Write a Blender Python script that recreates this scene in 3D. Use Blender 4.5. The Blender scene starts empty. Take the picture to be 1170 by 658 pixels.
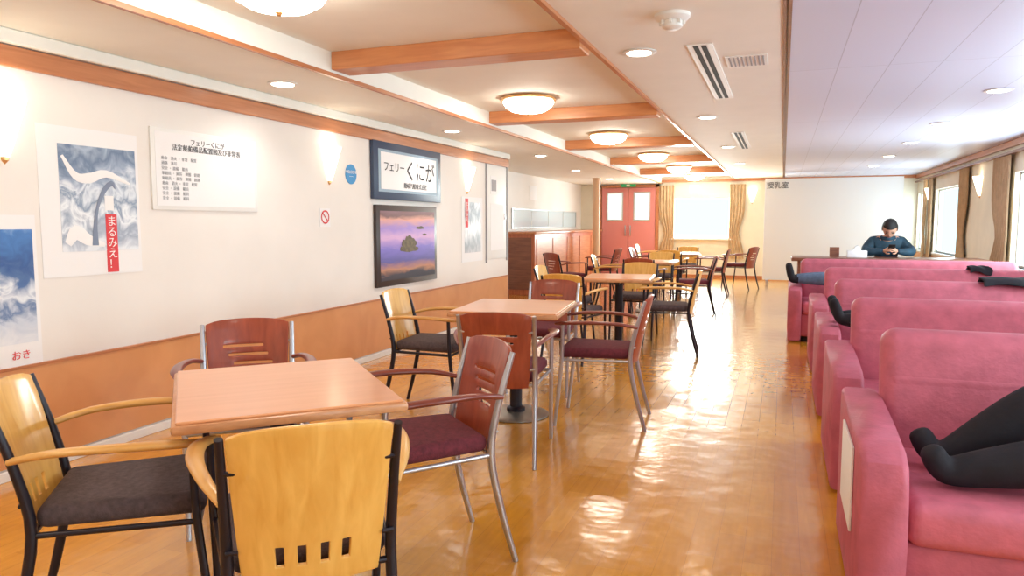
import bpy, bmesh, math, random
from mathutils import Vector, Matrix, Quaternion
random.seed(4)
SC=bpy.context.scene
COL=bpy.context.collection
SC.view_settings.view_transform='Standard'
SC.view_settings.look='None'
SC.view_settings.exposure=-0.2

# ------------------------------------------------------------ materials
def lin(c):
    out=[]
    for v in c:
        v/=255.
        out.append(v/12.92 if v<=.04045 else ((v+.055)/1.055)**2.4)
    return (out[0],out[1],out[2],1)
def newmat(name):
    m=bpy.data.materials.new(name); m.use_nodes=True
    nt=m.node_tree
    return m,nt,nt.nodes['Principled BSDF']
def plain(name,c,rough=.5,metal=0,bump=0,bscale=60,var=0,vscale=4,coat=0,emit=0,ecol=None,spec=.5):
    m,nt,b=newmat(name); N=nt.nodes; K=nt.links
    b.inputs['Base Color'].default_value=lin(c)
    b.inputs['Roughness'].default_value=rough
    b.inputs['Metallic'].default_value=metal
    b.inputs['Coat Weight'].default_value=coat
    b.inputs['Specular IOR Level'].default_value=spec
    tc=N.new('ShaderNodeTexCoord')
    if emit:
        b.inputs['Emission Color'].default_value=lin(ecol or c)
        b.inputs['Emission Strength'].default_value=emit
    if var:
        n=N.new('ShaderNodeTexNoise'); n.inputs['Scale'].default_value=vscale; n.inputs['Detail'].default_value=5
        K.new(tc.outputs['Object'],n.inputs['Vector'])
        r=N.new('ShaderNodeValToRGB')
        a=lin([max(0,v*(1-var)) for v in c]); d=lin([min(255,v*(1+var*.7)) for v in c])
        r.color_ramp.elements[0].color=a; r.color_ramp.elements[0].position=.3
        r.color_ramp.elements[1].color=d; r.color_ramp.elements[1].position=.7
        K.new(n.outputs['Fac'],r.inputs['Fac']); K.new(r.outputs['Color'],b.inputs['Base Color'])
    if bump:
        n=N.new('ShaderNodeTexNoise'); n.inputs['Scale'].default_value=bscale; n.inputs['Detail'].default_value=3
        K.new(tc.outputs['Object'],n.inputs['Vector'])
        bp=N.new('ShaderNodeBump'); bp.inputs['Strength'].default_value=bump; bp.inputs['Distance'].default_value=.01
        K.new(n.outputs['Fac'],bp.inputs['Height']); K.new(bp.outputs['Normal'],b.inputs['Normal'])
    return m
def wood(name,c1,c2,stretch=(1,14,14),scale=3,rough=.35,coat=.2):
    m,nt,b=newmat(name); N=nt.nodes; K=nt.links
    tc=N.new('ShaderNodeTexCoord'); mp=N.new('ShaderNodeMapping'); mp.inputs['Scale'].default_value=stretch
    K.new(tc.outputs['Object'],mp.inputs['Vector'])
    n=N.new('ShaderNodeTexNoise'); n.inputs['Scale'].default_value=scale; n.inputs['Detail'].default_value=8; n.inputs['Distortion'].default_value=.6
    K.new(mp.outputs['Vector'],n.inputs['Vector'])
    r=N.new('ShaderNodeValToRGB')
    r.color_ramp.elements[0].color=lin(c1); r.color_ramp.elements[0].position=.3
    r.color_ramp.elements[1].color=lin(c2); r.color_ramp.elements[1].position=.7
    K.new(n.outputs['Fac'],r.inputs['Fac']); K.new(r.outputs['Color'],b.inputs['Base Color'])
    b.inputs['Roughness'].default_value=rough; b.inputs['Coat Weight'].default_value=coat
    b.inputs['Coat Roughness'].default_value=.15
    return m
M={}
M['wall']=plain('wall_cream',(236,231,226),.75,bump=.05,bscale=120,var=.015,vscale=2)
M['wall_end']=plain('wall_end_cream',(228,220,200),.7,var=.02)
M['wains']=wood('wainscot_wood',(212,146,92),(226,162,108),(6,1,1),3,.4)
M['trim']=wood('trim_wood',(176,108,66),(200,132,88),(8,.6,8),4,.35)
M['beam']=wood('beam_wood',(196,124,76),(218,150,98),(.8,8,8),4,.35)
M['white']=plain('painted_white',(236,236,234),.5)
M['ceil_w']=plain('ceiling_warm',(242,241,234),.7,var=.01)
M['dark']=plain('dark_metal',(34,28,38),.35,.3)
M['black']=plain('black_gap',(25,20,20),.7)
M['silver']=plain('silver_tube',(186,186,192),.28,.85)
M['brushed']=plain('brushed_base',(150,144,136),.35,.8)
M['beech']=wood('beech_ply',(222,162,72),(240,188,98),(10,10,1.2),3,.35,.3)
M['beecharm']=wood('beech_arm',(206,150,76),(230,180,104),(10,1.2,10),3,.35,.3)
M['maho']=wood('mahogany_ply',(138,58,38),(166,76,50),(10,10,1.2),3,.32,.3)
M['mahoarm']=wood('mahogany_arm',(112,48,36),(138,62,46),(10,1.2,10),3,.32,.3)
M['seat_gray']=plain('seat_charcoal_fabric',(84,70,72),.9,bump=.3,bscale=220,var=.15,vscale=60)
M['seat_maroon']=plain('seat_maroon_fabric',(106,40,50),.9,bump=.3,bscale=220,var=.15,vscale=60)
M['ttop']=wood('table_laminate',(224,156,108),(234,168,120),(1,12,12),2,.28,.4)
M['tedge']=wood('table_edge',(190,132,90),(212,156,110),(6,6,20),3,.35)
M['sofa']=plain('sofa_rose_vinyl',(202,108,126),.55,bump=.2,bscale=70,var=.07,vscale=14,spec=.35)
M['sofaside']=plain('sofa_side_rose',(192,100,118),.6,bump=.2,bscale=70,var=.06,vscale=14,spec=.35)
M['paper']=plain('white_paper',(240,239,240),.8)
M['brown']=wood('dark_brown_wood',(112,66,50),(142,90,66),(1,10,10),3,.35)
M['cabin']=wood('cabinet_redwood',(168,90,56),(196,114,74),(10,10,1),3,.35)
M['curtain']=plain('curtain_tan',(196,168,132),.9,var=.06,vscale=12)
M['doorp']=plain('door_salmon',(220,140,136),.45)
M['brass']=plain('brass_rim',(214,166,110),.3,.7)
M['glow']=plain('lamp_glass_glow',(255,244,226),.4,emit=26,ecol=(255,243,226))
M['sglow']=plain('sconce_glass_glow',(255,246,232),.4,emit=3.5,ecol=(255,242,214))
M['dglow']=plain('downlight_glow',(255,248,236),.4,emit=10,ecol=(255,244,226))
M['green']=plain('exit_green',(40,150,90),.5,emit=.6)
M['winframe']=plain('window_frame',(205,210,210),.4,.4)
M['denim']=plain('denim',(94,116,144),.9,bump=.2,bscale=200,var=.1,vscale=20)
M['bcloth']=plain('black_cloth',(28,26,34),.85,bump=.3,bscale=30,var=.2,vscale=8)
M['navy']=plain('jacket_dark_teal',(32,64,82),.7,bump=.3,bscale=25,var=.25,vscale=9)
M['skin']=plain('skin',(210,160,134),.55)
M['hair']=plain('black_hair',(22,20,22),.6,bump=.5,bscale=120)
M['navyframe']=plain('frame_navy',(54,70,98),.4)
M['darkframe']=plain('frame_dark',(62,50,48),.4)
M['red']=plain('tag_red',(218,60,66),.6)
M['blue']=plain('sticker_blue',(50,140,200),.5)
M['mat']=plain('picture_mat',(150,172,190),.6)
M['text']=plain('ink_black',(36,36,42),.8)
M['textg']=plain('ink_grey',(165,165,170),.8)
M['wtext']=plain('ink_white',(250,245,245),.8)

def floor_mat():
    m,nt,b=newmat('floor_wood_planks'); N=nt.nodes; K=nt.links
    tc=N.new('ShaderNodeTexCoord'); mp=N.new('ShaderNodeMapping'); mp.inputs['Rotation'].default_value=(0,0,math.pi/2)
    K.new(tc.outputs['Object'],mp.inputs['Vector'])
    br=N.new('ShaderNodeTexBrick'); br.inputs['Scale'].default_value=1
    br.inputs['Brick Width'].default_value=.45; br.inputs['Row Height'].default_value=.1
    br.inputs['Mortar Size'].default_value=.0007; br.inputs['Bias'].default_value=0
    br.inputs['Color1'].default_value=lin((212,144,34)); br.inputs['Color2'].default_value=lin((226,160,48)); br.inputs['Mortar'].default_value=lin((186,118,30))
    K.new(mp.outputs['Vector'],br.inputs['Vector'])
    mp2=N.new('ShaderNodeMapping'); mp2.inputs['Scale'].default_value=(14,1.5,1)
    K.new(tc.outputs['Object'],mp2.inputs['Vector'])
    n=N.new('ShaderNodeTexNoise'); n.inputs['Scale'].default_value=3; n.inputs['Detail'].default_value=6
    K.new(mp2.outputs['Vector'],n.inputs['Vector'])
    r=N.new('ShaderNodeValToRGB'); r.color_ramp.elements[0].color=(.86,.82,.74,1); r.color_ramp.elements[0].position=.3
    r.color_ramp.elements[1].color=(1,1,1,1); r.color_ramp.elements[1].position=.7
    K.new(n.outputs['Fac'],r.inputs['Fac'])
    mx=N.new('ShaderNodeMix'); mx.data_type='RGBA'; mx.blend_type='MULTIPLY'; mx.inputs[0].default_value=1
    K.new(br.outputs['Color'],mx.inputs[6]); K.new(r.outputs['Color'],mx.inputs[7]); K.new(mx.outputs[2],b.inputs['Base Color'])
    b.inputs['Roughness'].default_value=.24
    b.inputs['Coat Weight'].default_value=.85; b.inputs['Coat Roughness'].default_value=.13; b.inputs['Coat IOR'].default_value=1.45
    n2=N.new('ShaderNodeTexNoise'); n2.inputs['Scale'].default_value=6; n2.inputs['Detail'].default_value=2
    K.new(tc.outputs['Object'],n2.inputs['Vector'])
    bp=N.new('ShaderNodeBump'); bp.inputs['Strength'].default_value=.6; bp.inputs['Distance'].default_value=.009
    K.new(n2.outputs['Fac'],bp.inputs['Height'])
    K.new(bp.outputs['Normal'],b.inputs['Normal']); K.new(bp.outputs['Normal'],b.inputs['Coat Normal'])
    return m
M['floor']=floor_mat()
def ceilp_mat():
    m,nt,b=newmat('ceiling_panels_lilac'); N=nt.nodes; K=nt.links
    tc=N.new('ShaderNodeTexCoord'); mp=N.new('ShaderNodeMapping'); mp.inputs['Rotation'].default_value=(0,0,math.pi/2)
    K.new(tc.outputs['Object'],mp.inputs['Vector'])
    br=N.new('ShaderNodeTexBrick'); br.inputs['Scale'].default_value=1; br.offset=0
    br.inputs['Brick Width'].default_value=2.6; br.inputs['Row Height'].default_value=.3
    br.inputs['Mortar Size'].default_value=.003
    br.inputs['Color1'].default_value=lin((212,220,246)); br.inputs['Color2'].default_value=lin((216,223,249)); br.inputs['Mortar'].default_value=lin((184,190,214))
    K.new(mp.outputs['Vector'],br.inputs['Vector']); K.new(br.outputs['Color'],b.inputs['Base Color'])
    b.inputs['Roughness'].default_value=.45
    return m
M['ceil_l']=ceilp_mat()
def picture_mat(name,stops,scale=3,stretch=(1,1,1),dist=1.5,mixz=.75):
    m,nt,b=newmat(name); N=nt.nodes; K=nt.links
    tc=N.new('ShaderNodeTexCoord'); sp=N.new('ShaderNodeSeparateXYZ'); K.new(tc.outputs['Generated'],sp.inputs[0])
    mp=N.new('ShaderNodeMapping'); mp.inputs['Scale'].default_value=stretch; K.new(tc.outputs['Generated'],mp.inputs['Vector'])
    n=N.new('ShaderNodeTexNoise'); n.inputs['Scale'].default_value=scale; n.inputs['Detail'].default_value=5; n.inputs['Distortion'].default_value=dist
    K.new(mp.outputs['Vector'],n.inputs['Vector'])
    mx=N.new('ShaderNodeMix'); mx.data_type='FLOAT'; mx.inputs[0].default_value=1-mixz
    K.new(sp.outputs['Z'],mx.inputs[2]); K.new(n.outputs['Fac'],mx.inputs[3])
    r=N.new('ShaderNodeValToRGB'); el=r.color_ramp.elements
    el[0].position=stops[0][0]; el[0].color=lin(stops[0][1]); el[1].position=stops[-1][0]; el[1].color=lin(stops[-1][1])
    for p_,c_ in stops[1:-1]:
        e=el.new(p_); e.color=lin(c_)
    K.new(mx.outputs[0],r.inputs['Fac']); K.new(r.outputs['Color'],b.inputs['Base Color'])
    b.inputs['Roughness'].default_value=.35
    return m
M['pic_sun']=picture_mat('print_sunset',[(0,(30,26,34)),(.14,(50,44,60)),(.2,(190,130,96)),(.3,(84,76,150)),(.46,(120,104,196)),(.6,(206,160,206)),(.72,(150,120,200)),(.82,(216,150,130)),(.88,(110,60,56)),(1,(140,90,110))],3,(1,1,3),1.0,.85)
M['pic_fall']=picture_mat('print_waterfall',[(.22,(226,230,236)),(.34,(150,160,180)),(.42,(232,236,241)),(.5,(126,142,168)),(.56,(220,226,234)),(.64,(150,164,188)),(.72,(96,116,146)),(.84,(170,184,204)),(1,(74,94,124))],3.4,(1,1.2,1.2),1.3,.55)
M['pic_sea']=picture_mat('print_sea',[(.1,(240,240,242)),(.3,(200,208,222)),(.38,(100,124,166)),(.45,(228,232,238)),(.54,(74,106,158)),(.64,(38,78,142)),(.8,(58,114,184)),(1,(170,200,232))],4,(1,1.3,1.6),1,.66)
M['pic_gray']=picture_mat('print_rocks',[(.1,(225,225,230)),(.35,(140,148,158)),(.5,(230,232,236)),(.65,(106,114,130)),(.8,(216,218,224)),(1,(240,240,242))],3.5,(1,2,1),1,.5)

# ------------------------------------------------------------ mesh helpers
def newfaces(bm,before,mi):
    for f in bm.faces:
        if f not in before: f.material_index=mi
def box(bm,x0,x1,y0,y1,z0,z1,bev=0,seg=2,mi=0,mat=None):
    before=set(bm.faces)
    r=bmesh.ops.create_cube(bm,size=1)
    vs=r['verts']
    for v in vs:
        v.co=Vector(((x0+x1)/2+v.co.x*(x1-x0),(y0+y1)/2+v.co.y*(y1-y0),(z0+z1)/2+v.co.z*(z1-z0)))
    if bev:
        es=list({e for v in vs for e in v.link_edges})
        bmesh.ops.bevel(bm,geom=es,offset=bev,segments=seg,affect='EDGES',profile=.5)
    newfaces(bm,before,mi)
def crm(P,k=4):
    P=[Vector(p) for p in P]
    if len(P)<3: return P
    Q=[P[0]*2-P[1]]+P+[P[-1]*2-P[-2]]
    out=[]
    for i in range(1,len(Q)-2):
        a,b,c,d=Q[i-1],Q[i],Q[i+1],Q[i+2]
        for j in range(k):
            t=j/k
            out.append(.5*((2*b)+(c-a)*t+(2*a-5*b+4*c-d)*t*t+(3*b-a-3*c+d)*t**3))
    out.append(P[-1]); return out
def sweep(bm,P,rx,rz=None,n=10,mi=0,smooth=4,up=(0,0,1)):
    rz=rz or rx
    k=len(P)
    RX=[rx]*k if not isinstance(rx,(list,tuple)) else list(rx)
    RZ=[rz]*k if not isinstance(rz,(list,tuple)) else list(rz)
    Q=crm(P,smooth) if smooth>1 else [Vector(p) for p in P]
    m=len(Q); rings=[]
    prev=None
    for i,q in enumerate(Q):
        t=(Q[min(i+1,m-1)]-Q[max(i-1,0)]).normalized()
        if prev is None:
            u=Vector(up); u=(u-t*u.dot(t))
            if u.length<.05: u=Vector((0,1,0)); u=u-t*u.dot(t)
        else: u=prev-t*prev.dot(t)
        u.normalize(); prev=u; s=t.cross(u)
        f=i/(m-1)*(k-1); a=min(int(f),k-2) if k>1 else 0; w=f-a
        ra=RX[a]*(1-w)+RX[a+1]*w; rb=RZ[a]*(1-w)+RZ[a+1]*w
        rings.append([bm.verts.new(q+s*math.cos(2*math.pi*j/n)*ra+u*math.sin(2*math.pi*j/n)*rb) for j in range(n)])
    for a,b in zip(rings,rings[1:]):
        for j in range(n):
            f=bm.faces.new((a[j],a[(j+1)%n],b[(j+1)%n],b[j])); f.material_index=mi
    f=bm.faces.new(list(reversed(rings[0]))); f.material_index=mi
    f=bm.faces.new(rings[-1]); f.material_index=mi
def lathe(bm,prof,cx,cy,n=32,mi=0,a0=0,a1=2*math.pi):
    full=abs(a1-a0-2*math.pi)<1e-4
    cnt=n if full else n+1
    rings=[]
    for r,z in prof:
        rings.append([bm.verts.new((cx+r*math.cos(a0+(a1-a0)*j/n),cy+r*math.sin(a0+(a1-a0)*j/n),z)) for j in range(cnt)])
    for a,b in zip(rings,rings[1:]):
        for j in range(n):
            j2=(j+1)%cnt
            try:
                f=bm.faces.new((a[j],a[j2],b[j2],b[j])); f.material_index=mi
            except ValueError: pass
    for rr,rev in ((rings[0],True),(rings[-1],False)):
        if full:
            f=bm.faces.new(list(reversed(rr)) if rev else rr); f.material_index=mi
def finish(bm,smooth=True,angle=35):
    bmesh.ops.remove_doubles(bm,verts=bm.verts,dist=1e-6)
    bmesh.ops.recalc_face_normals(bm,faces=bm.faces)
    for f in bm.faces: f.smooth=smooth
    if smooth:
        for e in bm.edges:
            if len(e.link_faces)==2 and e.calc_face_angle(0)>math.radians(angle): e.smooth=False
def mesh(name,bm,mats,smooth=True,angle=35):
    finish(bm,smooth,angle)
    me=bpy.data.meshes.new(name); bm.to_mesh(me); bm.free()
    for m in mats: me.materials.append(M[m] if isinstance(m,str) else m)
    return me
def obj(name,me,parent=None,loc=(0,0,0),rot=0):
    o=bpy.data.objects.new(name,me); COL.objects.link(o)
    o.location=loc; o.rotation_euler=(0,0,rot)
    if parent: o.parent=parent
    return o
def empty(name,loc=(0,0,0),rot=0):
    o=bpy.data.objects.new(name,None); COL.objects.link(o); o.location=loc; o.rotation_euler=(0,0,rot); o.empty_display_size=.1
    return o
def boxes(name,L,mats,parent=None,smooth=False,loc=(0,0,0),rot=0):
    bm=bmesh.new()
    for b in L:
        box(bm,*b[:6],bev=(b[6] if len(b)>6 else 0),mi=(b[7] if len(b)>7 else 0))
    return obj(name,mesh(name,bm,mats,smooth),parent,loc,rot)
def text(name,s,size,loc,rot,mat,parent=None,align='CENTER',space=1):
    cu=bpy.data.curves.new(name,'FONT'); cu.body=s; cu.size=size; cu.align_x=align; cu.align_y='CENTER'; cu.extrude=.0006; cu.space_line=space
    cu.materials.append(M[mat])
    o=bpy.data.objects.new(name,cu); COL.objects.link(o); o.location=loc; o.rotation_euler=rot
    if parent: o.parent=parent
    return o

# ------------------------------------------------------------ room shell
XL,XR,XC,YE,YR=-3.5,2.6,-4.6,17.0,-3.0
YS=9.12
boxes('floor',[(XC-.2,XR+.2,YR-.2,YE+.2,-.1,0)],['floor'])
boxes('wall_left',[(XL-.12,XL,YR,YS,0,2.5)],['wall'])
boxes('wall_left_alcove',[(XC-.12,XC,YS-.4,YE,0,2.5),(XC,XL-.12,YS-.4,YS-.3,0,2.5)],['wall'])
boxes('wall_rear',[(XL-.2,XR+.2,YR-.12,YR,0,2.5)],['wall'])
WZ0,WZ1=.72,1.86
wins=[(-1.6,-.1),(1.2,2.9),(4.2,5.9),(7.6,10.3),(13.1,15.1),(16.0,16.9)]  # windows beside and behind the camera are unseen, added for extra daylight
L=[(XR,XR+.12,YR,YE,0,WZ0),(XR,XR+.12,YR,YE,WZ1,2.5)]
y=YR
for a,b in wins:
    L.append((XR,XR+.12,y,a,WZ0,WZ1)); y=b
L.append((XR,XR+.12,y,YE,WZ0,WZ1))
boxes('wall_right',L,['wall_end'])
EX0,EX1,EZ0,EZ1=-2.42,-1.1,.9,1.84
boxes('wall_end',[(XC-.1,EX0,YE,YE+.12,0,2.5),(EX1,XR+.12,YE,YE+.12,0,2.5),(EX0,EX1,YE,YE+.12,0,EZ0),(EX0,EX1,YE,YE+.12,EZ1,2.5)],['wall_end'])
RX0,RX1=-2.66,-1.05
ZS,ZR,ZC=2.17,2.31,2.25
boxes('ceiling',[(XC-.1,RX0,YR,YE,ZS,2.6,0,0),(RX0,RX1,YR,YE,ZR,2.6,0,0),(RX1,-.03,YR,YE,ZC,2.6,0,0),
                 (.01,XR+.1,YR,YE,ZC,2.6,0,1),(-.03,.01,YR,YE,2.27,2.6,0,2)],['ceil_w','ceil_l','brown'])
boxes('trim_1',[(RX1-.012,RX1+.015,YR,YE,2.23,2.257)],['trim'])
boxes('trim_2',[(RX0-.015,RX0+.012,YR,YE,ZS-.012,ZS+.012)],['trim'])
boxes('trim_3',[(XL,XL+.03,YR,YS,1.995,2.095,.006)],['trim'])
boxes('trim_4',[(XL,XL+.05,YR,YS,2.10,ZS,.01)],['ceil_w'])
boxes('trim_5',[(XR-.05,XR,YR,YE,2.17,2.25,.01)],['trim'])
boxes('trim_6',[(XC,XR,YE-.04,YE,2.19,2.25)],['trim'])
boxes('trim_7',[(-.03,-.015,YR,YE,2.245,2.268),(-.005,.01,YR,YE,2.245,2.268)],['brown'])
boxes('wainscot_left',[(XL,XL+.012,YR,YS,.06,.54)],['wains'])
boxes('trim_8',[(XL,XL+.02,YR,YS,.535,.55)],['trim'])
boxes('baseboard_left',[(XL,XL+.025,YR,YS,0,.05,.004)],['white'])
boxes('trim_9',[(XL-.12,XL+.012,YS,YS+.015,0,ZS)],['white'])
boxes('baseboard_end',[(XC,XR,YE-.02,YE,0,.07)],['trim'])
boxes('wainscot_right',[(XR-.012,XR,YR,YE,0,.66)],['wains'])
by=[1.37,3.88,6.45,9.03,11.6,14.2]
for i,yy in enumerate(by):
    boxes('ceiling_beam',[(RX0+.001,RX1-.013,yy,yy+.2,2.2,ZR+.001,.006)],['beam'])
# ------------------------------------------------------------ lamps
bm=bmesh.new()
lathe(bm,[(.02,0),(.22,0),(.235,-.012),(.235,-.03),(.215,-.035),(.02,-.035)],0,0,36,0)
lathe(bm,[(.215,-.03),(.212,-.05),(.19,-.085),(.14,-.115),(.07,-.13),(.012,-.133)],0,0,36,1)
lathe(bm,[(.012,-.13),(.018,-.14),(.01,-.152),(.002,-.155)],0,0,12,0)
lampme=mesh('dome_lamp',bm,['brass','glow'])
for xx,yy in [(-2.1,-2.2),(-2.12,.2),(-2.1,2.68),(-2.05,5.85),(-1.96,8.45),(-1.88,11.1),(-1.84,13.7),(-1.84,16.2)]:  # lamps over and behind the camera are unseen extras, added for fill light
    obj('ceiling_dome_lamp',lampme,None,(xx,yy,ZR))
bm=bmesh.new()
lathe(bm,[(.07,-.0),(.095,-.0),(.1,-.006),(.085,-.01),(.07,-.008)],0,0,32,0)
lathe(bm,[(.002,-.0095),(.073,-.0095),(.07,-.012),(.002,-.0125)],0,0,32,1)
dlme=mesh('downlight',bm,['white','dglow'])
def downlight(x,y,z,p=20):
    e=empty('recessed_downlight',(x,y,z))
    obj('trim_ring',dlme,e)
    l=bpy.data.lights.new('spot','SPOT'); l.energy=p; l.spot_size=math.radians(140); l.spot_blend=.8; l.shadow_soft_size=.07; l.color=(1,.95,.89)
    o=bpy.data.objects.new('bulb',l); COL.objects.link(o); o.parent=e; o.location=(0,0,-.03)
for x,y,z in [(-3.12,-1.2,ZS),(-3.12,1.4,ZS),(-3.12,4.0,ZS),(-3.12,6.6,ZS),(-3.12,9.4,ZS),(-3.4,12.2,ZS),(-3.4,14.8,ZS),
              (-.8,-1.5,ZC),(-.8,1.2,ZC),(-.82,4.3,ZC),(-.7,7.1,ZC),(-.7,9.9,ZC),(-.7,12.7,ZC),(-.7,15.4,ZC),
              (1.47,.8,ZC),(1.47,2.7,ZC),(1.47,4.6,ZC),(1.49,6.45,ZC),(1.45,8.35,ZC),(1.45,10.2,ZC),(1.45,12.1,ZC),(1.45,14.1,ZC)]:
    downlight(x,y,z,20 if y<9 else (13 if y<12 else 8))
def sconce(x,y,z,rot):
    bm=bmesh.new()
    lathe(bm,[(.012,0),(.03,.04),(.055,.12),(.085,.22),(.105,.29),(.098,.29),(.01,.26)],0,0,16,0,-math.pi/2,math.pi/2)
    lathe(bm,[(.0,-.02),(.018,0),(.02,.03),(.0,.03)],0,0,12,1,-math.pi/2,math.pi/2)
    obj('wall_sconce',mesh('sconce',bm,['sglow','brass']),None,(x,y,z),rot)
    l=bpy.data.lights.new('sconce_bulb','POINT'); l.energy=.9; l.shadow_soft_size=.08; l.color=(1,.9,.72)
    e=bpy.data.objects.new('sconce_bulb',l); COL.objects.link(e); e.location=(x+.11*math.cos(rot),y+.11*math.sin(rot),z+.34)
for yy,z in [(-.3,1.54),(2.40,1.55),(5.04,1.58),(7.8,1.61)]: sconce(XL+.002,yy,z,0)
for yy in (3.6,7.0,11.9,15.6): sconce(XR-.002,yy,1.62,math.pi)
sconce(-.66,YE-.002,1.7,-math.pi/2)
bm=bmesh.new()
lathe(bm,[(.01,0),(.085,0),(.085,-.015),(.07,-.03),(.05,-.034),(.048,-.06),(.03,-.07),(.004,-.072)],0,0,28)
for i in range(8):
    a=i*math.pi/4; box(bm,.055*math.cos(a)-.006,.055*math.cos(a)+.006,.055*math.sin(a)-.006,.055*math.sin(a)+.006,-.05,-.03)
obj('smoke_detector',mesh('smoke_detector',bm,['white']),None,(-.53,3.6,2.25))
def slot_vent(x,y0,y1):
    L=[(x-.07,x+.07,y0-.02,y1+.02,2.244,2.25,0,0)]
    for k in (-.03,.015,): L.append((x+k-.008,x+k+.02,y0,y1,2.242,2.246,0,1))
    boxes('ceiling_air_vent',L,['white','black'])
slot_vent(-.47,4.25,6.05); slot_vent(-.5,8.4,10.2)
boxes('ceiling_speaker_panel',[(-.36,-.12,4.6,4.9,2.244,2.25)]+[(-.34+.024*i,-.33+.024*i,4.62,4.88,2.241,2.245,0,1) for i in range(9)],['white','textg'])

# ------------------------------------------------------------ windows
def window_right(i,a,b):
    e=empty('window_%d'%i)
    t=.03
    boxes('frame',[(XR+.06,XR+.1,a,a+t,WZ0,WZ1),(XR+.06,XR+.1,b-t,b,WZ0,WZ1),(XR+.06,XR+.1,a,b,WZ0,WZ0+t),(XR+.06,XR+.1,a,b,WZ1-t,WZ1)],['winframe'],e)
    boxes('sill',[(XR-.03,XR+.12,a-.03,b+.03,WZ0-.03,WZ0)],['white'],e)
    l=bpy.data.lights.new('daylight','AREA'); l.shape='RECTANGLE'; l.size=WZ1-WZ0; l.size_y=b-a; l.energy=42*(b-a)*(1 if a<12 else .6); l.color=(.8,.95,1)
    o=bpy.data.objects.new('daylight',l); COL.objects.link(o); o.parent=e
    o.location=(XR+.14,(a+b)/2,(WZ0+WZ1)/2); o.rotation_euler=(0,math.pi/2,0)
for i,(a,b) in enumerate(wins): window_right(i+1,a,b)  # includes the unseen near windows added to light the room
e=empty('window_7')
t=.035
boxes('frame',[(EX0,EX0+t,YE+.02,YE+.08,EZ0,EZ1),(EX1-t,EX1,YE+.02,YE+.08,EZ0,EZ1),(EX0,EX1,YE+.02,YE+.08,EZ0,EZ0+t),(EX0,EX1,YE+.02,YE+.08,EZ1-t,EZ1)],['winframe'],e)
boxes('sill',[(EX0-.04,EX1+.04,YE-.05,YE+.02,EZ0-.03,EZ0)],['white'],e)
l=bpy.data.lights.new('daylight','AREA'); l.shape='RECTANGLE'; l.size=EX1-EX0; l.size_y=EZ1-EZ0; l.energy=230; l.color=(.9,1,.98)
o=bpy.data.objects.new('daylight',l); COL.objects.link(o); o.parent=e; o.location=((EX0+EX1)/2,YE+.14,(EZ0+EZ1)/2); o.rotation_euler=(-math.pi/2,0,0)
def curtain(p0,p1,z0,z1,axis,name='curtain',folds=5,amp=.02,tie=True):
    bm=bmesh.new(); n=folds*8; zs=[z0+(z1-z0)*k/12 for k in range(13)]
    rows=[]
    for z in zs:
        f=(z-z0)/(z1-z0)
        w=1-(.35*math.exp(-((f-.35)/.18)**2) if tie else 0)
        row=[]
        for j in range(n+1):
            s=j/n; c=p0+(p1-p0)*(s*w)
            d=amp*(1+math.sin(s*folds*2*math.pi))*(.5+.5*w)
            row.append(bm.verts.new((axis[0]+d*axis[2],c,z) if axis[1]=='x' else (c,axis[0]+d*axis[2],z)))
        rows.append(row)
    for a,b in zip(rows,rows[1:]):
        for j in range(n): bm.faces.new((a[j],a[j+1],b[j+1],b[j]))
    return obj(name,mesh(name,bm,['curtain'],True,80))
cz0,cz1=.55,2.075
for a,b in wins[:3]:
    curtain(a-.05,a-.55,cz0,cz1,(XR-.03,'x',-1)); curtain(b+.0,b+.55,cz0,cz1,(XR-.03,'x',-1))
curtain(7.55,7.2,cz0,cz1,(XR-.03,'x',-1)); curtain(10.3,11.1,cz0,cz1,(XR-.03,'x',-1),folds=7)
curtain(12.95,12.45,cz0,cz1,(XR-.03,'x',-1)); curtain(15.15,15.45,cz0,cz1,(XR-.03,'x',-1)); curtain(15.95,15.75,cz0,cz1,(XR-.03,'x',-1),folds=3)
curtain(EX0+.06,EX0-.3,.45,2.12,(YE-.03,'y',-1)); curtain(EX1-.04,EX1+.3,.45,2.12,(YE-.03,'y',-1))
boxes('curtain_rail',[(XR-.08,XR-.03,YR+.1,YE-.1,2.08,2.11)],['brown'])

# ------------------------------------------------------------ doors at the end wall
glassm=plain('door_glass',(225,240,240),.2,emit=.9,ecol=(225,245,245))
def door(name,x0,x1,hs):
    e=empty(name)
    boxes('leaf',[(x0,x1,YE-.05,YE-.01,0.01,2.08,.004)],['doorp'],e)
    cx=(x0+x1)/2
    boxes('vision_panel_frame',[(cx-.2,cx+.2,YE-.062,YE-.05,1.3,1.98,.008)],['winframe'],e,True)
    bm=bmesh.new(); box(bm,cx-.165,cx+.165,YE-.066,YE-.061,1.335,1.945)
    obj('vision_panel_glass',mesh('g',bm,[glassm]),e)
    boxes('handle',[(cx+hs*.26-.012,cx+hs*.26+.012,YE-.1,YE-.07,.95,1.2,.005)],['silver'],e,True)
    boxes('handle_posts',[(cx+hs*.26-.01,cx+hs*.26+.01,YE-.08,YE-.05,.97,.99),(cx+hs*.26-.01,cx+hs*.26+.01,YE-.08,YE-.05,1.16,1.18)],['silver'],e)
    return e
door('door_1',-4.07,-3.44,1); door('door_2',-3.43,-2.8,-1)
boxes('trim_10',[(-4.15,-4.08,YE-.06,YE,0,2.15),(-2.79,-2.72,YE-.06,YE,0,2.15),(-4.15,-2.72,YE-.06,YE,2.085,2.15)],['trim'])
e=empty('exit_sign'); boxes('sign_box',[(-3.6,-3.26,YE-.12,YE-.06,2.1,2.165,.005)],['green'],e,True)
boxes('pictogram',[(-3.47,-3.39,YE-.124,YE-.12,2.11,2.155)],['wtext'],e)

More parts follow.
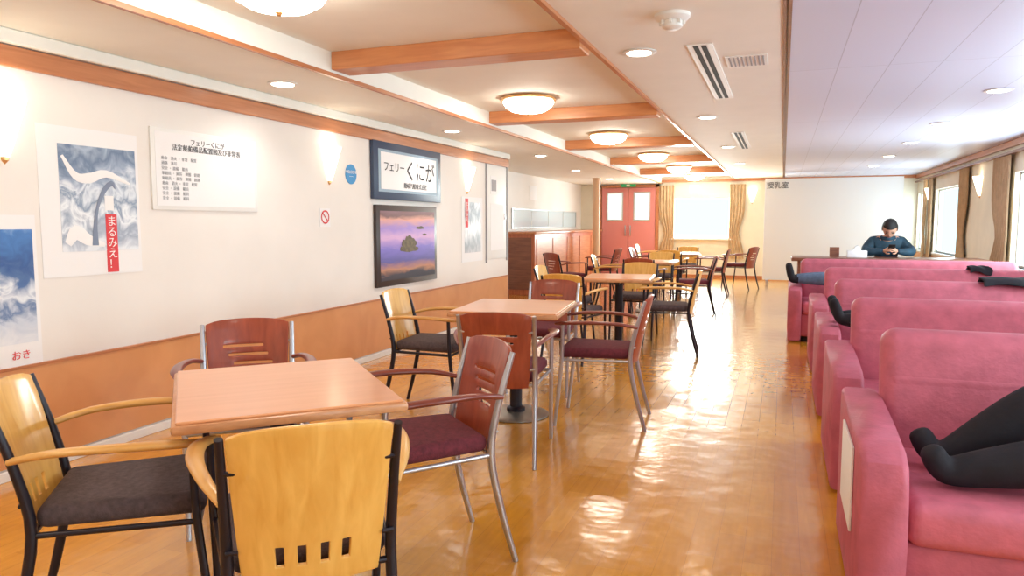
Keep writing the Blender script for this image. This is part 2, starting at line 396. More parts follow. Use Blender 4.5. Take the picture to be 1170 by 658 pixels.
# ------------------------------------------------------------ left wall hangings
X0=XL
RL=(math.pi/2,0,math.pi/2)
def wallbox(name,y0,y1,z0,z1,x1,mat,parent=None,x0=0,bev=0):
    return boxes(name,[(X0+x0,X0+x1,y0,y1,z0,z1,bev)],[mat],parent,bool(bev))
e=empty('waterfall_poster')
wallbox('sheet',2.56,3.16,.97,1.75,.004,'paper',e,.001)
wallbox('photo',2.67,3.14,1.1,1.66,.006,'pic_fall',e,.004)
wallbox('tag',2.93,3.0,.98,1.30,.008,'red',e,.004)
text('tag_text','ま\nる\nみ\nえ\n！',.062,(X0+.0095,2.965,1.14),RL,'wtext',e,space=.95)
wallbox('label',2.93,2.985,1.32,1.4,.008,'paper',e,.004)
bm=bmesh.new()
sweep(bm,[(X0+.008,2.86,1.13),(X0+.008,2.865,1.24),(X0+.008,2.885,1.34),(X0+.008,2.93,1.43),(X0+.008,2.98,1.47),(X0+.008,3.0,1.44)],[.02,.012,.009,.014,.014,.003],.0010,10,up=(1,0,0))
obj('stream',mesh('stream',bm,[plain('print_dark_figure',(120,132,156),.5)]),e)
bm=bmesh.new()
sweep(bm,[(X0+.0068,2.69,1.6),(X0+.0068,2.76,1.5),(X0+.0068,2.84,1.49),(X0+.0068,2.95,1.52),(X0+.0068,3.1,1.47)],[.008,.02,.028,.02,.006],.0006,8,up=(1,0,0))
sweep(bm,[(X0+.0068,2.7,1.14),(X0+.0068,2.75,1.2),(X0+.0068,2.82,1.16),(X0+.0068,2.92,1.13)],[.02,.04,.03,.01],.0006,8,up=(1,0,0))
obj('foam',mesh('foam',bm,['paper']),e)
e=empty('seascape_poster')
wallbox('sheet',1.95,2.53,.53,1.29,.004,'paper',e,.001)
wallbox('photo',1.97,2.51,.66,1.22,.006,'pic_sea',e,.004)
text('caption','おき',.05,(X0+.008,2.42,.60),RL,'red',e)
e=empty('notice_board')
wallbox('frame',3.25,4.16,1.33,1.82,.012,'white',e,.001,.003)
wallbox('sheet',3.28,4.13,1.355,1.795,.014,'paper',e,.012)
text('heading','フェリーくにが\n法定船舶備品配置図及び非常表',.042,(X0+.0155,3.7,1.73),RL,'text',e)
text('rows','\n'.join(random.choice(['安全 ・ 設備　船員','救命　消火 ・ 非常　配置','通路　番号','乗組員 ・ 旅客　避難　経路']) for _ in range(9)),.024,(X0+.0155,3.32,1.52),RL,'textg',e,align='LEFT',space=1.25)
e=empty('framed_calligraphy')
wallbox('frame',5.67,7.03,1.47,2.0,.04,'navyframe',e,.001,.006)
wallbox('mat',5.75,6.95,1.54,1.93,.042,'mat',e,.04)
wallbox('sheet',5.79,6.91,1.565,1.905,.044,'paper',e,.042)
text('line_1','フェリー',.10,(X0+.0465,6.03,1.77),RL,'text',e)
text('line_2','くにが',.21,(X0+.0465,6.55,1.745),RL,'text',e)
text('line_3','隠岐汽船株式会社',.06,(X0+.0465,6.45,1.61),RL,'text',e)
e=empty('framed_sunset_print')
wallbox('frame',5.71,6.93,.655,1.42,.035,'darkframe',e,.001,.006)
wallbox('print',5.77,6.87,.71,1.365,.037,'pic_sun',e,.035)
bm=bmesh.new()
for (cy,cz,ry,rz) in [(6.32,.99,.19,.045),(6.26,1.04,.10,.06),(6.37,1.045,.10,.055),(6.31,1.08,.08,.05),(6.2,1.0,.07,.03),(6.55,1.2,.09,.02),(6.64,1.13,.05,.014)]:
    vs=[bm.verts.new((X0+.0385+cy*1e-4,cy+ry*math.cos(a*.39),cz+rz*math.sin(a*.39)*(1 if math.sin(a*.39)>0 else .5)*(1+.2*math.sin(a*2.3)))) for a in range(16)]
    bm.faces.new(vs)
obj('islands',mesh('islands',bm,[plain('print_island',(92,76,44),.5,var=.4,vscale=30)]),e)
e=empty('round_blue_sticker'); 
bm=bmesh.new(); bmesh.ops.create_cone(bm,cap_ends=True,segments=32,radius1=.085,radius2=.085,depth=.004)
o=obj('disc',mesh('disc',bm,['blue']),e,(X0+.003,5.36,1.67)); o.rotation_euler=(0,math.pi/2,0)
text('sticker_text','WELCOME\n~~~',.035,(X0+.0065,5.36,1.67),RL,'wtext',e)
e=empty('no_smoking_sign')
wallbox('plate',4.9,5.04,1.22,1.37,.003,'paper',e,.001)
bm=bmesh.new()
pts=[(X0+.006,4.97+.05*math.cos(a*.3927),1.3+.05*math.sin(a*.3927)) for a in range(17)]
sweep(bm,pts,.006,.002,6,0,1,up=(1,0,0)); sweep(bm,[(X0+.006,4.935,1.335),(X0+.006,5.005,1.265)],.005,.002,6,0,1,up=(1,0,0))
obj('ring',mesh('ring',bm,['red']),e)
e=empty('sightseeing_poster')
wallbox('sheet',7.64,8.26,.79,1.56,.004,'paper',e,.001)
wallbox('photo',7.72,8.2,.9,1.5,.006,'pic_gray',e,.004)
wallbox('tag',7.74,7.82,1.2,1.54,.008,'red',e,.004)
text('tag_text','ま\nる\nみ\nえ',.06,(X0+.0095,7.78,1.38),RL,'wtext',e)
e=empty('wall_service_panel')
wallbox('door',8.4,9.06,.79,1.98,.012,'white',e,.001,.003)
wallbox('upper_notice',8.5,8.72,1.62,1.85,.016,'paper',e,.012)
wallbox('pictogram',8.53,8.69,1.66,1.8,.018,'textg',e,.016)
wallbox('lower_notice',8.5,8.96,.9,1.5,.015,'paper',e,.012)
wallbox('latch',8.98,9.01,1.3,1.38,.025,'silver',e,.012)
boxes('trim_11',[(X0,X0+.02,8.36,8.375,.75,2.0),(X0,X0+.02,9.075,9.09,.75,2.0)],['textg'])

# ------------------------------------------------------------ alcove
e=empty('reception_counter')
boxes('body',[(XC+.005,XC+.62,11.7,16.5,0,1.06,.004)],['cabin'],e)
boxes('top',[(XC+.005,XC+.66,11.66,16.54,1.06,1.1,.008)],['trim'],e,True)
boxes('panels',[(XC+.62,XC+.63,11.8+i*.94,12.62+i*.94,.12,.98) for i in range(5)],['trim'],e)
boxes('end_panel',[(XC+.06,XC+.56,11.69,11.7,.1,1.0)],['brown'],e)
e=empty('counter_hatch_window')
boxes('frame',[(XC+.001,XC+.02,12.2,16.5,1.15,1.17),(XC+.001,XC+.02,12.2,16.5,1.5,1.52)]+[(XC+.001,XC+.02,12.2+i*1.07,12.22+i*1.07,1.17,1.5) for i in range(5)],['winframe'],e)
boxes('glass',[(XC+.001,XC+.012,12.24,16.46,1.17,1.5)],[plain('hatch_glass',(206,222,228),.15)],e)
boxes('alcove_notice',[(XC+.001,XC+.008,13.2,13.6,1.7,1.98)],['paper'])
bm=bmesh.new(); lathe(bm,[(.1,0),(.1,.05),(.075,.06),(.075,2.14),(.09,ZS)],0,0,24)
obj('support_column',mesh('support_column',bm,[plain('column_beige',(222,184,148),.4)]),None,(-3.6,14.5,0))

e=empty('white_partition_screen')
boxes('panel',[(-.36,2.13,15.5,15.56,.1,2.14,.004)],['white'],e)
boxes('feet',[(-.3,-.25,15.4,15.66,0,.1),(2.02,2.07,15.4,15.66,0,.1),(.85,.9,15.4,15.66,0,.1)],['silver'],e)
text('room_label','授乳室',.14,(-.12,15.494,2.0),(math.pi/2,0,0),'text',e)
boxes('wall_notice',[(-2.03,-1.83,YE-.008,YE,1.93,2.12)],['paper'])

# ------------------------------------------------------------ tables
def table(x,y,rot,w=.68,d=.76):
    e=empty('cafe_table',(x,y,0),math.radians(rot))
    bm=bmesh.new(); box(bm,-w/2,w/2,-d/2,d/2,.685,.712,.008,2,1)
    box(bm,-w/2+.012,w/2-.012,-d/2+.012,d/2-.012,.711,.72,.003,1,0)
    obj('top',mesh('top',bm,['ttop','tedge']),e)
    bm=bmesh.new(); lathe(bm,[(.04,.03),(.04,.66),(.05,.67)],0,0,20)
    box(bm,-.25,.25,-.03,.03,.655,.685,.004); box(bm,-.03,.03,-.27,.27,.655,.685,.004)
    lathe(bm,[(.06,.025),(.06,.05),(.042,.06)],0,0,20)
    obj('pedestal',mesh('pedestal',bm,['dark']),e)
    bm=bmesh.new(); lathe(bm,[(.2,.0),(.215,.004),(.215,.012),(.19,.022),(.06,.032),(.03,.033)],0,0,40)
    obj('base_disc',mesh('base_disc',bm,['brushed']),e)
    return e
table(-1.54,1.92,45,.65,.77)
table(-1.6,4.33,7,.68,.78)
table(-1.52,7.1,6)
table(-1.72,10.2,0)
table(-1.72,13.1,4)

# ------------------------------------------------------------ chairs (facing +Y)
def back_panel(kind):
    W1,W0,Z0,Z1=.182,.155,.40,.795
    if kind=='beech':
        us=[-1,-.8,-.52,-.40,-.22,-.10,.10,.22,.40,.52,.8,1]
        vs=[0,.05,.14,.27,.4,.55,.7,.85,.95,1]
        def hole(i,j):
            um=(us[i]+us[i+1])/2; vm=(vs[j]+vs[j+1])/2
            return .14<vm<.27 and (abs(abs(um)-.46)<.03 or abs(abs(um)-.16)<.03)
    else:
        us=[-1,-.8,-.62,-.5,-.38,-.2,0,.2,.38,.5,.62,.8,1]
        vs=[0,.15,.3,.4,.43,.5,.53,.6,.63,.7,.73,.8,.9,1]
        rng={.415:(-.5,.2),.515:(-.62,.38),.615:(-.5,.5),.715:(-.38,.62)}
        def hole(i,j):
            um=(us[i]+us[i+1])/2; vm=(vs[j]+vs[j+1])/2
            for k,(a,b) in rng.items():
                if abs(vm-k)<.016 and a<um<b: return True
            return False
    bm=bmesh.new(); G=[]
    for v in vs:
        z=Z0+(Z1-Z0)*v; row=[]
        wv=W0+(W1-W0)*min(1,v*1.1)**.8
        for u in us:
            zz=z-(.010*max(0,abs(u)-.75)/.25 if v>.93 else 0)
            zz+=.012*(1-u*u) if v>.93 else 0
            yb=-.205-.085*max(0,v)**1.2-.03*(1-u*u)
            row.append(bm.verts.new((u*wv,yb,zz)))
        G.append(row)
    for j in range(len(vs)-1):
        for i in range(len(us)-1):
            if not hole(i,j): bm.faces.new((G[j][i],G[j][i+1],G[j+1][i+1],G[j+1][i]))
    bmesh.ops.recalc_face_normals(bm,faces=bm.faces)
    me=bpy.data.meshes.new('bp'); bm.to_mesh(me); bm.free()
    o=bpy.data.objects.new('tmp',me); COL.objects.link(o)
    s=o.modifiers.new('s','SOLIDIFY'); s.thickness=.014; s.offset=0
    b=o.modifiers.new('b','BEVEL'); b.width=.003; b.segments=2; b.limit_method='ANGLE'; b.angle_limit=math.radians(50)
    dg=bpy.context.evaluated_depsgraph_get(); m2=bpy.data.meshes.new_from_object(o.evaluated_get(dg))
    bpy.data.objects.remove(o)
    for p in m2.polygons: p.use_smooth=True
    bm=bmesh.new(); bm.from_mesh(m2)
    for e_ in bm.edges:
        if len(e_.link_faces)==2 and e_.calc_face_angle(0)>math.radians(40): e_.smooth=False
    bm.to_mesh(m2); bm.free()
    m2.materials.clear(); m2.materials.append(M['beech' if kind=='beech' else 'maho'])
    return m2
def chair_meshes(kind,frame):
    P={}
    P['backrest']=back_panel(kind)
    bm=bmesh.new()
    box(bm,-.21,.21,-.2,.23,.425,.487,.028,4)
    for v in bm.verts:
        k=1-max(abs(v.co.x)/.215,abs(v.co.y-.015)/.215)
        if v.co.z>.45: v.co.z+=.012*max(0,k)
        v.co.x*=1-.14*max(0,(.1-v.co.y))/.3
    P['seat_cushion']=mesh('seat',bm,['seat_gray' if kind=='beech' else 'seat_maroon'],True,60)
    bm=bmesh.new()
    for s in (-1,1):
        sweep(bm,[(s*.228,.25,.0),(s*.228,.225,.22),(s*.232,.205,.44),(s*.234,.2,.635)],[.011,.012,.012,.011],n=10)
        sweep(bm,[(s*.2,-.30,.0),(s*.195,-.245,.2),(s*.19,-.205,.42),(s*.192,-.235,.6),(s*.196,-.29,.785)],[.011,.014,.015,.013,.010],n=10)
        sweep(bm,[(s*.228,.21,.415),(s*.19,-.205,.415)],.009,n=8,smooth=1)
        for z in (.5,.7):
            yb=-.205-.085*((z-.4)/.415)**1.2
            sweep(bm,[(s*.193,yb-.006,z),(s*.165,yb-.01,z)],.006,n=6,smooth=1)
    sweep(bm,[(-.228,.21,.415),(.228,.21,.415)],.009,n=8,smooth=1)
    sweep(bm,[(-.19,-.205,.415),(.19,-.205,.415)],.009,n=8,smooth=1)
    P['tube_frame']=mesh('frame',bm,[frame],True,50)
    for s,nm in ((-1,'armrest_left'),(1,'armrest_right')):
        bm=bmesh.new()
        sweep(bm,[(s*.196,-.245,.625),(s*.235,-.14,.648),(s*.262,.0,.655),(s*.262,.13,.652),(s*.236,.225,.642),(s*.212,.25,.637)],[.012,.018,.022,.024,.02,.01],[.01,.011,.012,.012,.011,.007],n=12)
        P[nm]=mesh(nm,bm,['beecharm' if kind=='beech' else 'mahoarm'],True,60)
    return P
CH={'y':chair_meshes('beech','dark'),'r':chair_meshes('maho','silver'),'k':chair_meshes('maho','dark')}
def chair(k,x,y,dx,dy):
    e=empty('dining_chair',(x,y,0),math.atan2(dy,dx)-math.pi/2)
    for n_,me in CH[k].items(): obj(n_,me,e)
chair('y',-1.82,1.56,.77,.64)
chair('y',-1.17,1.54,-.66,.75)
chair('r',-1.24,2.32,-.68,-.74)
chair('r',-2.14,2.45,.63,-.77)
chair('y',-2.16,4.27,1,.05)
chair('r',-1.40,3.62,-.2,.98)
chair('r',-1.06,4.42,-1,-.1)
chair('r',-1.66,5.12,.05,-1)
chair('y',-1.78,6.35,.1,1)
chair('y',-1.02,6.95,-1,-.1)
chair('y',-1.5,7.85,0,-1)
chair('y',-2.1,7.2,1,0)
chair('y',-2.2,9.9,1,.1)
chair('k',-1.7,9.45,.05,1)
chair('k',-1.12,10.0,-1,-.15)
chair('y',-1.75,10.95,0,-1)
chair('k',-1.15,12.9,-1,0)
chair('y',-1.75,12.35,0,1)
chair('k',-2.3,13.1,1,0)
chair('y',-1.7,13.9,0,-1)
chair('k',-3.1,10.6,.6,.8)
chair('k',-3.0,12.6,-1,.1)
chair('k',-.75,14.4,-.9,.4)
chair('y',-2.6,15.2,1,0)

# ------------------------------------------------------------ sofas (facing -Y)
def sofa(xl,xr,yb,name='sofa'):
    e=empty(name)
    aw=.13
    y0=yb-.68; y1=yb+.14
    bm=bmesh.new()
    box(bm,xl+aw-.01,xr-aw+.01,y0+.03,y1-.02,.06,.30,.02,3)
    box(bm,xl+aw+.02,xr-aw-.02,y0+.07,y1-.05,0,.07,0,1,1)
    obj('base',mesh('base',bm,['sofaside','black']),e)
    bm=bmesh.new()
    box(bm,xl+aw,xr-aw,y0,yb+.02,.29,.43,.045,5)
    obj('seat_cushion',mesh('seat_cushion',bm,['sofa'],True,60),e)
    bm=bmesh.new()
    box(bm,xl+aw-.005,xr-aw+.005,yb-.03,yb+.12,.30,.85,.06,6)
    for v in bm.verts:
        t=(v.co.z-.3)/.55
        v.co.y+=(t-.8)*.10
    box(bm,xl+aw+.02,xr-aw-.02,yb-.045,yb+.03,.44,.70,.03,4)
    obj('backrest',mesh('backrest',bm,['sofa'],True,60),e)
    for s,nm in ((xl,'arm_left'),(xr-aw,'arm_right')):
        prof=[(y0-.02,.02),(y0-.03,.3),(y0-.035,.48),(y0-.01,.545),(y0+.06,.575),(y0+.3,.58),(yb,.60),(y1-.03,.60),(y1-.01,.55),(y1-.02,.02)]
        bm=bmesh.new()
        A=[bm.verts.new((s,a,b)) for a,b in prof]; B=[bm.verts.new((s+aw,a,b)) for a,b in prof]
        k=len(prof)
        fa=bm.faces.new(A); fb=bm.faces.new(list(reversed(B)))
        for i in range(k): bm.faces.new((A[i],B[i],B[(i+1)%k],A[(i+1)%k]))
        es=[ed for ed in bm.edges if ed in set(fa.edges) or ed in set(fb.edges)]
        bmesh.ops.bevel(bm,geom=es,offset=.022,segments=4,affect='EDGES',profile=.5)
        obj(nm,mesh(nm,bm,['sofaside'],True,40),e)
    return e
s1=sofa(.24,2.42,3.0)
boxes('side_pocket_card',[(.231,.239,2.5,2.86,.25,.53,.002)],['paper'],s1,True)
sofa(.24,2.42,4.25); sofa(.24,2.42,5.62); sofa(.25,2.42,7.12); sofa(.08,2.42,8.75)

# ------------------------------------------------------------ long table + tissue box
e=empty('long_counter_table')
boxes('top',[(.12,2.38,10.1,10.85,.755,.8,.006)],['brown'],e,True)
boxes('supports',[(.2,.26,10.2,10.75,0,.755),(2.24,2.3,10.2,10.75,0,.755)],['brown'],e)
boxes('modesty_panel',[(.26,2.24,10.22,10.25,.35,.755)],['brown'],e)
e=empty('tissue_box',(.93,10.5,.8))
boxes('carton',[(-.12,.12,-.06,.06,0,.09,.006)],['paper'],e,True)
bm=bmesh.new()
for k in range(3):
    pts=[(-.05,-.01+.01*k,.09),(-.02,.0+.01*k,.14+.01*k),(.02,-.01,.15),(.05,.0,.09)]
    vs=[bm.verts.new(p) for p in pts]; bm.faces.new(vs)
obj('tissue',mesh('tissue',bm,['white']),e)
boxes('menu_stand',[(.6,.72,10.55,10.56,.8,.93),(.6,.72,10.52,10.59,.8,.806)],['brown'])

# ------------------------------------------------------------ people
def skin_mesh(name,V,R,E,root=0,sub=2):
    me=bpy.data.meshes.new(name); me.from_pydata([tuple(v) for v in V],E,[]); 
    o=bpy.data.objects.new(name,me); COL.objects.link(o)
    o.modifiers.new('sk','SKIN').use_smooth_shade=True
    sv=me.skin_vertices[0].data
    for i,r in enumerate(R):
        sv[i].radius=(r,r) if not isinstance(r,tuple) else r
        sv[i].use_root=(i==root)
    sb=o.modifiers.new('ss','SUBSURF'); sb.levels=sub; sb.render_levels=sub
    dg=bpy.context.evaluated_depsgraph_get(); m2=bpy.data.meshes.new_from_object(o.evaluated_get(dg))
    bpy.data.objects.remove(o)
    for p in m2.polygons: p.use_smooth=True
    return m2
def body(parent,J,E,matmap):
    names=list(J); idx={n:i for i,n in enumerate(names)}
    m=skin_mesh('body',[J[n][0] for n in names],[J[n][1] for n in names],[(idx[a],idx[b]) for a,b in E],0)
    mats=sorted(set(matmap)); m.materials.clear()
    for k in mats: m.materials.append(M[k])
    seg=[(Vector(J[a][0]),Vector(J[b][0]),mats.index(matmap[i])) for i,(a,b) in enumerate(E)]
    for p in m.polygons:
        c=p.center; best=1e9
        for a,b,k in seg:
            ab=b-a; t=max(0,min(1,(c-a).dot(ab)/max(1e-9,ab.length_squared))); d=(c-(a+ab*t)).length
            if d<best: best=d; p.material_index=k
    return obj('body',m,parent)
lipm=plain('lips',(172,100,88),.6)
def head(parent,center,fwd,up,hairmat='hair',sc=1.0):
    bm=bmesh.new(); bmesh.ops.create_uvsphere(bm,u_segments=28,v_segments=20,radius=1)
    for v in bm.verts:
        x,y,z=v.co
        w=1-.28*max(0,-z)**1.3
        X=x*.077*w; Y=y*.095*(1-.12*max(0,-z)); Z=z*.118
        if y>.3 and z<-.2: Y+=.006
        g=math.exp(-(x/.16)**2-((z+.12)/.17)**2) if y>0 else 0
        Y+=.024*g
        for s in (-1,1):
            if y>0: Y-=.009*math.exp(-((x-s*.38)/.16)**2-((z-.06)/.1)**2)
        if y>0: Y+=.006*math.exp(-(x/.28)**2-((z+.48)/.06)**2)
        v.co=Vector((X,Y,Z))
    for f in bm.faces: f.material_index=0
    for s in (-1,1):
        b4=set(bm.faces); r=bmesh.ops.create_uvsphere(bm,u_segments=10,v_segments=8,radius=.012)
        for v in r['verts']: v.co+=Vector((s*.03,.077,.006))
        newfaces(bm,b4,2)
        b4=set(bm.faces); r=bmesh.ops.create_uvsphere(bm,u_segments=12,v_segments=8,radius=1)
        for v in r['verts']: v.co=Vector((v.co.x*.009+s*.079,v.co.y*.018-.003,v.co.z*.03-.005))
        newfaces(bm,b4,0)
        sweep(bm,[(s*.048,.088,.034),(s*.03,.094,.038),(s*.014,.093,.034)],.003,.003,6,1,2)
        sweep(bm,[(s*.03+.02*math.cos(a*.785),.094,.006+.016*math.sin(a*.785)) for a in range(9)],.0015,.0015,5,1,1)
    sweep(bm,[(-.018,.088,-.056),(0,.094,-.055),(.018,.088,-.056)],.003,.002,6,3,2)
    b4=set(bm.faces); r=bmesh.ops.create_uvsphere(bm,u_segments=28,v_segments=20,radius=1)
    for v in r['verts']:
        x,y,z=v.co; v.co=Vector((x*.088,y*.106-.004,z*.124+.012))
        v.co+=v.co.normalized()*random.uniform(-.003,.004)
    kill=[v for v in r['verts'] if (v.co.y>.03 and v.co.z<.055) or (v.co.z<-.03 and v.co.y>-.03) or v.co.z<-.07]
    bmesh.ops.delete(bm,geom=kill,context='VERTS')
    newfaces(bm,b4,1)
    for v in bm.verts: v.co*=sc
    me=mesh('head',bm,['skin',hairmat,'black',lipm],True,80)
    o=obj('head',me,parent)
    f=Vector(fwd).normalized(); u=Vector(up); u=(u-f*u.dot(f)).normalized(); r_=f.cross(u)
    m=Matrix((r_,f,u)).transposed().to_4x4(); m.translation=Vector(center); o.matrix_world=m
    return o
def hand(parent,wrist,direc,normal,side=1,curl=.8,name='hand'):
    pieces=[]
    def chain(pts,rs):
        pieces.append((pts,rs))
    chain([(0,-.03,0),(0,.01,0),(0,.045,0),(0,.075,0)],[.023,(.030,.018),(.038,.017),(.036,.014)])
    L_=[(.030,.062,.92),(.010,.07,1.0),(-.011,.066,.95),(-.030,.058,.78)]
    for x,y0,l in L_:
        pts=[(x*.8,y0-.02,0)]; a=0; p=Vector((x,y0+.01,0)); pts.append(tuple(p))
        for k,seg in enumerate((.036,.025,.02)):
            a+=curl*(.6 if k==0 else .75); p=p+Vector((0,math.cos(a),-math.sin(a)))*seg*l; pts.append(tuple(p))
        chain(pts,[.009,.0095,.0088,.008,.007])
    chain([(side*.015,.01,-.004),(side*.038,.03,-.014),(side*.05,.055,-.028),(side*.046,.078,-.042)],[.012,.0125,.0105,.0085])
    f=Vector(direc).normalized(); u=Vector(normal); u=(u-f*u.dot(f)).normalized(); r_=f.cross(u)
    m=Matrix((r_,f,u)).transposed().to_4x4(); m.translation=Vector(wrist)
    e=empty(name); e.parent=parent
    for i,(p,r) in enumerate(pieces):
        me=skin_mesh('digit',p,r,[(k,k+1) for k in range(len(p)-1)],0,1)
        me.materials.clear(); me.materials.append(M['skin'])
        me.transform(m)
        obj('palm' if i==0 else ('thumb' if i==5 else 'finger_%d'%i),me,e)

def seated_man(x,y):
    e=empty('seated_man')
    J={'pel':((x,y,.56),.135),'wst':((x,y-.03,.70),.13),'chs':((x,y-.09,.86),.155),'upc':((x,y-.15,.98),.135),'nk':((x,y-.2,1.05),.066),'nk2':((x,y-.25,1.10),.055)}
    E=[('pel','wst'),('wst','chs'),('chs','upc'),('upc','nk'),('nk','nk2')]
    mm=['navy','navy','navy','navy','skin']
    for s,t in ((-1,'l'),(1,'r')):
        J.update({'sh'+t:((x+s*.18,y-.13,.99),.088),'um'+t:((x+s*.25,y-.2,.91),.076),'el'+t:((x+s*.285,y-.33,.87),.066),'fa'+t:((x+s*.18,y-.43,.872),.055),'wr'+t:((x+s*.075,y-.50,.885),.038),
          'hp'+t:((x+s*.1,y-.03,.55),.1),'th'+t:((x+s*.13,y-.25,.56),.085),'kn'+t:((x+s*.15,y-.46,.53),.065),'cf'+t:((x+s*.15,y-.45,.3),.055),'an'+t:((x+s*.15,y-.42,.08),.04),'ft'+t:((x+s*.155,y-.5,.045),.042),'to'+t:((x+s*.16,y-.62,.035),.03)})
        E+=[('upc','sh'+t),('sh'+t,'um'+t),('um'+t,'el'+t),('el'+t,'fa'+t),('fa'+t,'wr'+t),('pel','hp'+t),('hp'+t,'th'+t),('th'+t,'kn'+t),('kn'+t,'cf'+t),('cf'+t,'an'+t),('an'+t,'ft'+t),('ft'+t,'to'+t)]
        mm+=['navy']*5+['bcloth']*7
    body(e,J,E,mm)
    head(e,(x,y-.35,1.175),(-.08,-.72,-.69),(0,-.4,1),sc=1.08)
    ph=boxes('mobile_phone',[(-.04,.04,-.005,.005,-.08,.08,.004)],['black'],e,True,(x,y-.60,.93)); ph.rotation_euler=(math.radians(55),0,0)
    hand(e,(x-.07,y-.505,.89),(.45,-.8,.3),(-.75,-.3,.5),1,.75,'hand_right')
    hand(e,(x+.07,y-.505,.89),(-.45,-.8,.3),(.75,-.3,.5),-1,.75,'hand_left')
    bm=bmesh.new(); sweep(bm,[(x+.08*math.cos(a*.524),y-.2+.07*math.sin(a*.524),1.055+.012*math.sin(a*.524)) for a in range(13)],.02,.026,8,0,1)
    obj('jacket_collar',mesh('collar',bm,['navy']),e)
    return e
seated_man(1.33,11.05)
e=empty('round_stool',(1.33,11.08,0))
bm=bmesh.new(); lathe(bm,[(.02,.38),(.17,.38),(.19,.395),(.19,.415),(.17,.43),(.02,.435)],0,0,28)
obj('seat',mesh('stool_seat',bm,['seat_maroon']),e)
bm=bmesh.new()
for a in range(4):
    c,s_=math.cos(a*math.pi/2+.785),math.sin(a*math.pi/2+.785)
    sweep(bm,[(c*.12,s_*.12,.39),(c*.19,s_*.19,0)],.012,n=8,smooth=1)
obj('legs',mesh('stool_legs',bm,['dark']),e)

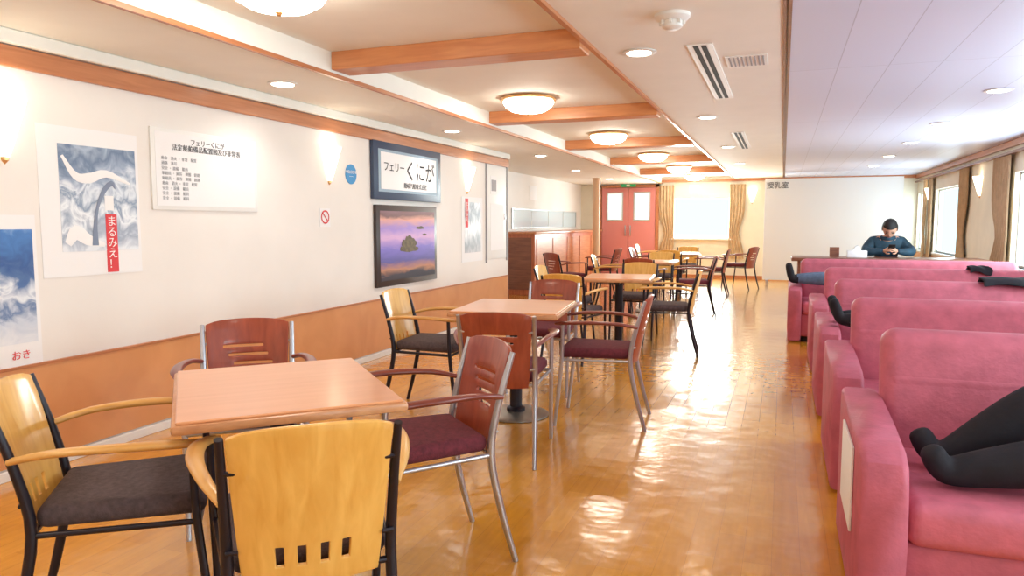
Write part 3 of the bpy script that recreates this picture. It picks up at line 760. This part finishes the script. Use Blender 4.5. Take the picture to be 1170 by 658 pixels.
def lying(name,xf,y,zs,knee,top='bcloth',leg='bcloth',shoe='bcloth',feetover=0,spread=.09,kneedx=.40,toe=(-.05,.15),sh=(.042,.03),fat=1.0):
    e=empty(name)
    z=zs+.115
    hx=xf+.80
    J={'pel':((hx,y,z+.02),.13),'wst':((hx+.17,y,z+.02),.12),'chs':((hx+.34,y,z+.03),.135),'upc':((hx+.46,y,z+.03),.12),'nk':((hx+.55,y,z+.045),.06),'nk2':((hx+.6,y,z+.06),.052)}
    E=[('pel','wst'),('wst','chs'),('chs','upc'),('upc','nk'),('nk','nk2')]; mm=[top]*4+['skin']
    for s,t in ((-1,'l'),(1,'r')):
        k=knee[0 if s<0 else 1]
        fz=zs+feetover
        J.update({'sh'+t:((hx+.45,y+s*.16,z+.02),.075),'el'+t:((hx+.2,y+s*.2,z-.01),.055),'fa'+t:((hx+.12,y+s*.13,z+.08),.045),'wr'+t:((hx+.08,y+s*.04,z+.155),.034),
          'hp'+t:((hx-.05,y+s*.09,z),.1),'th'+t:((hx-.22,y+s*spread,(z+k)/2),.088),'kn'+t:((hx-kneedx,y+s*spread,k),.074*fat),
          'cf'+t:((hx-kneedx-.14,y+s*spread,k*.62+(fz+.06)*.38),.072*fat),'an'+t:((xf+.07,y+s*spread,fz+.06),.05*fat),'ft'+t:((xf+.01,y+s*spread,fz+.05),sh[0]),'to'+t:((xf+.01+toe[0],y+s*(spread+.02),fz+.045+toe[1]),sh[1])})
        E+=[('upc','sh'+t),('sh'+t,'el'+t),('el'+t,'fa'+t),('fa'+t,'wr'+t),('pel','hp'+t),('hp'+t,'th'+t),('th'+t,'kn'+t),('kn'+t,'cf'+t),('cf'+t,'an'+t),('an'+t,'ft'+t),('ft'+t,'to'+t)]
        mm+=[top]*4+[leg]*5+[shoe]*2
    body(e,J,E,mm)
    head(e,(hx+.71,y,z+.08),(-.25,0,.97),(1,0,.25))
    hand(e,(hx+.08,y-.04,z+.155),(-.3,.9,-.1),(0,.1,1),1,.3,'hand_right')
    hand(e,(hx+.08,y+.06,z+.16),(-.3,-.9,-.1),(0,.1,1),-1,.3,'hand_left')
    return e
lying('lying_passenger',.48,2.60,.43,(.56,.73),spread=.09,toe=(-.045,.085),sh=(.05,.036),fat=1.12)
lying('reclining_passenger',.36,5.2,.43,(.52,.55),feetover=.14,spread=.09)
lying('resting_passenger',.10,8.35,.43,(.66,.66),top='navy',leg='denim',feetover=.165,spread=.09,sh=(.05,.036),toe=(-.04,.18))
def drape(x0,x1,yb):
    bm=bmesh.new(); sec=[(-.06,.825),(-.04,.862),(.0,.876),(.06,.88),(.13,.868),(.15,.80)]
    n=14; rows=[]
    for i in range(n+1):
        s=i/n; x=x0+(x1-x0)*s; row=[]
        for j,(dy,z) in enumerate(sec):
            w=.012*math.sin(s*9+j)
            row.append(bm.verts.new((x+.02*math.sin(j*2.1),yb+dy+w,z+(.016*abs(math.sin(s*7+j)) if 0<j<5 else .02*math.sin(s*5)))))
        rows.append(row)
    for a,b in zip(rows,rows[1:]):
        for j in range(len(sec)-1): bm.faces.new((a[j],a[j+1],b[j+1],b[j]))
    finish(bm,True,180); me=bpy.data.meshes.new('drape'); bm.to_mesh(me); bm.free(); me.materials.append(M['bcloth'])
    o=obj('draped_jacket',me); s_=o.modifiers.new('s','SOLIDIFY'); s_.thickness=.015; sb=o.modifiers.new('b','SUBSURF'); sb.levels=1; sb.render_levels=2
drape(1.26,1.7,5.62); drape(1.5,1.66,7.12)

# ------------------------------------------------------------ world + camera
w=bpy.data.worlds.new('World'); SC.world=w; w.use_nodes=True
bg=w.node_tree.nodes['Background']; bg.inputs['Color'].default_value=(.55,.9,1,1); bg.inputs['Strength'].default_value=2.0
cam=bpy.data.cameras.new('Camera'); cam.sensor_width=36; cam.lens=820/1170*36; cam.clip_start=.05
co=bpy.data.objects.new('Camera',cam); COL.objects.link(co)
co.location=(0,0,1.25)
co.rotation_mode='QUATERNION'
co.rotation_quaternion=(Matrix.Rotation(math.radians(20.6),3,'Z')@Matrix.Rotation(math.pi/2-math.atan(74/820.),3,'X')).to_quaternion()
SC.camera=co
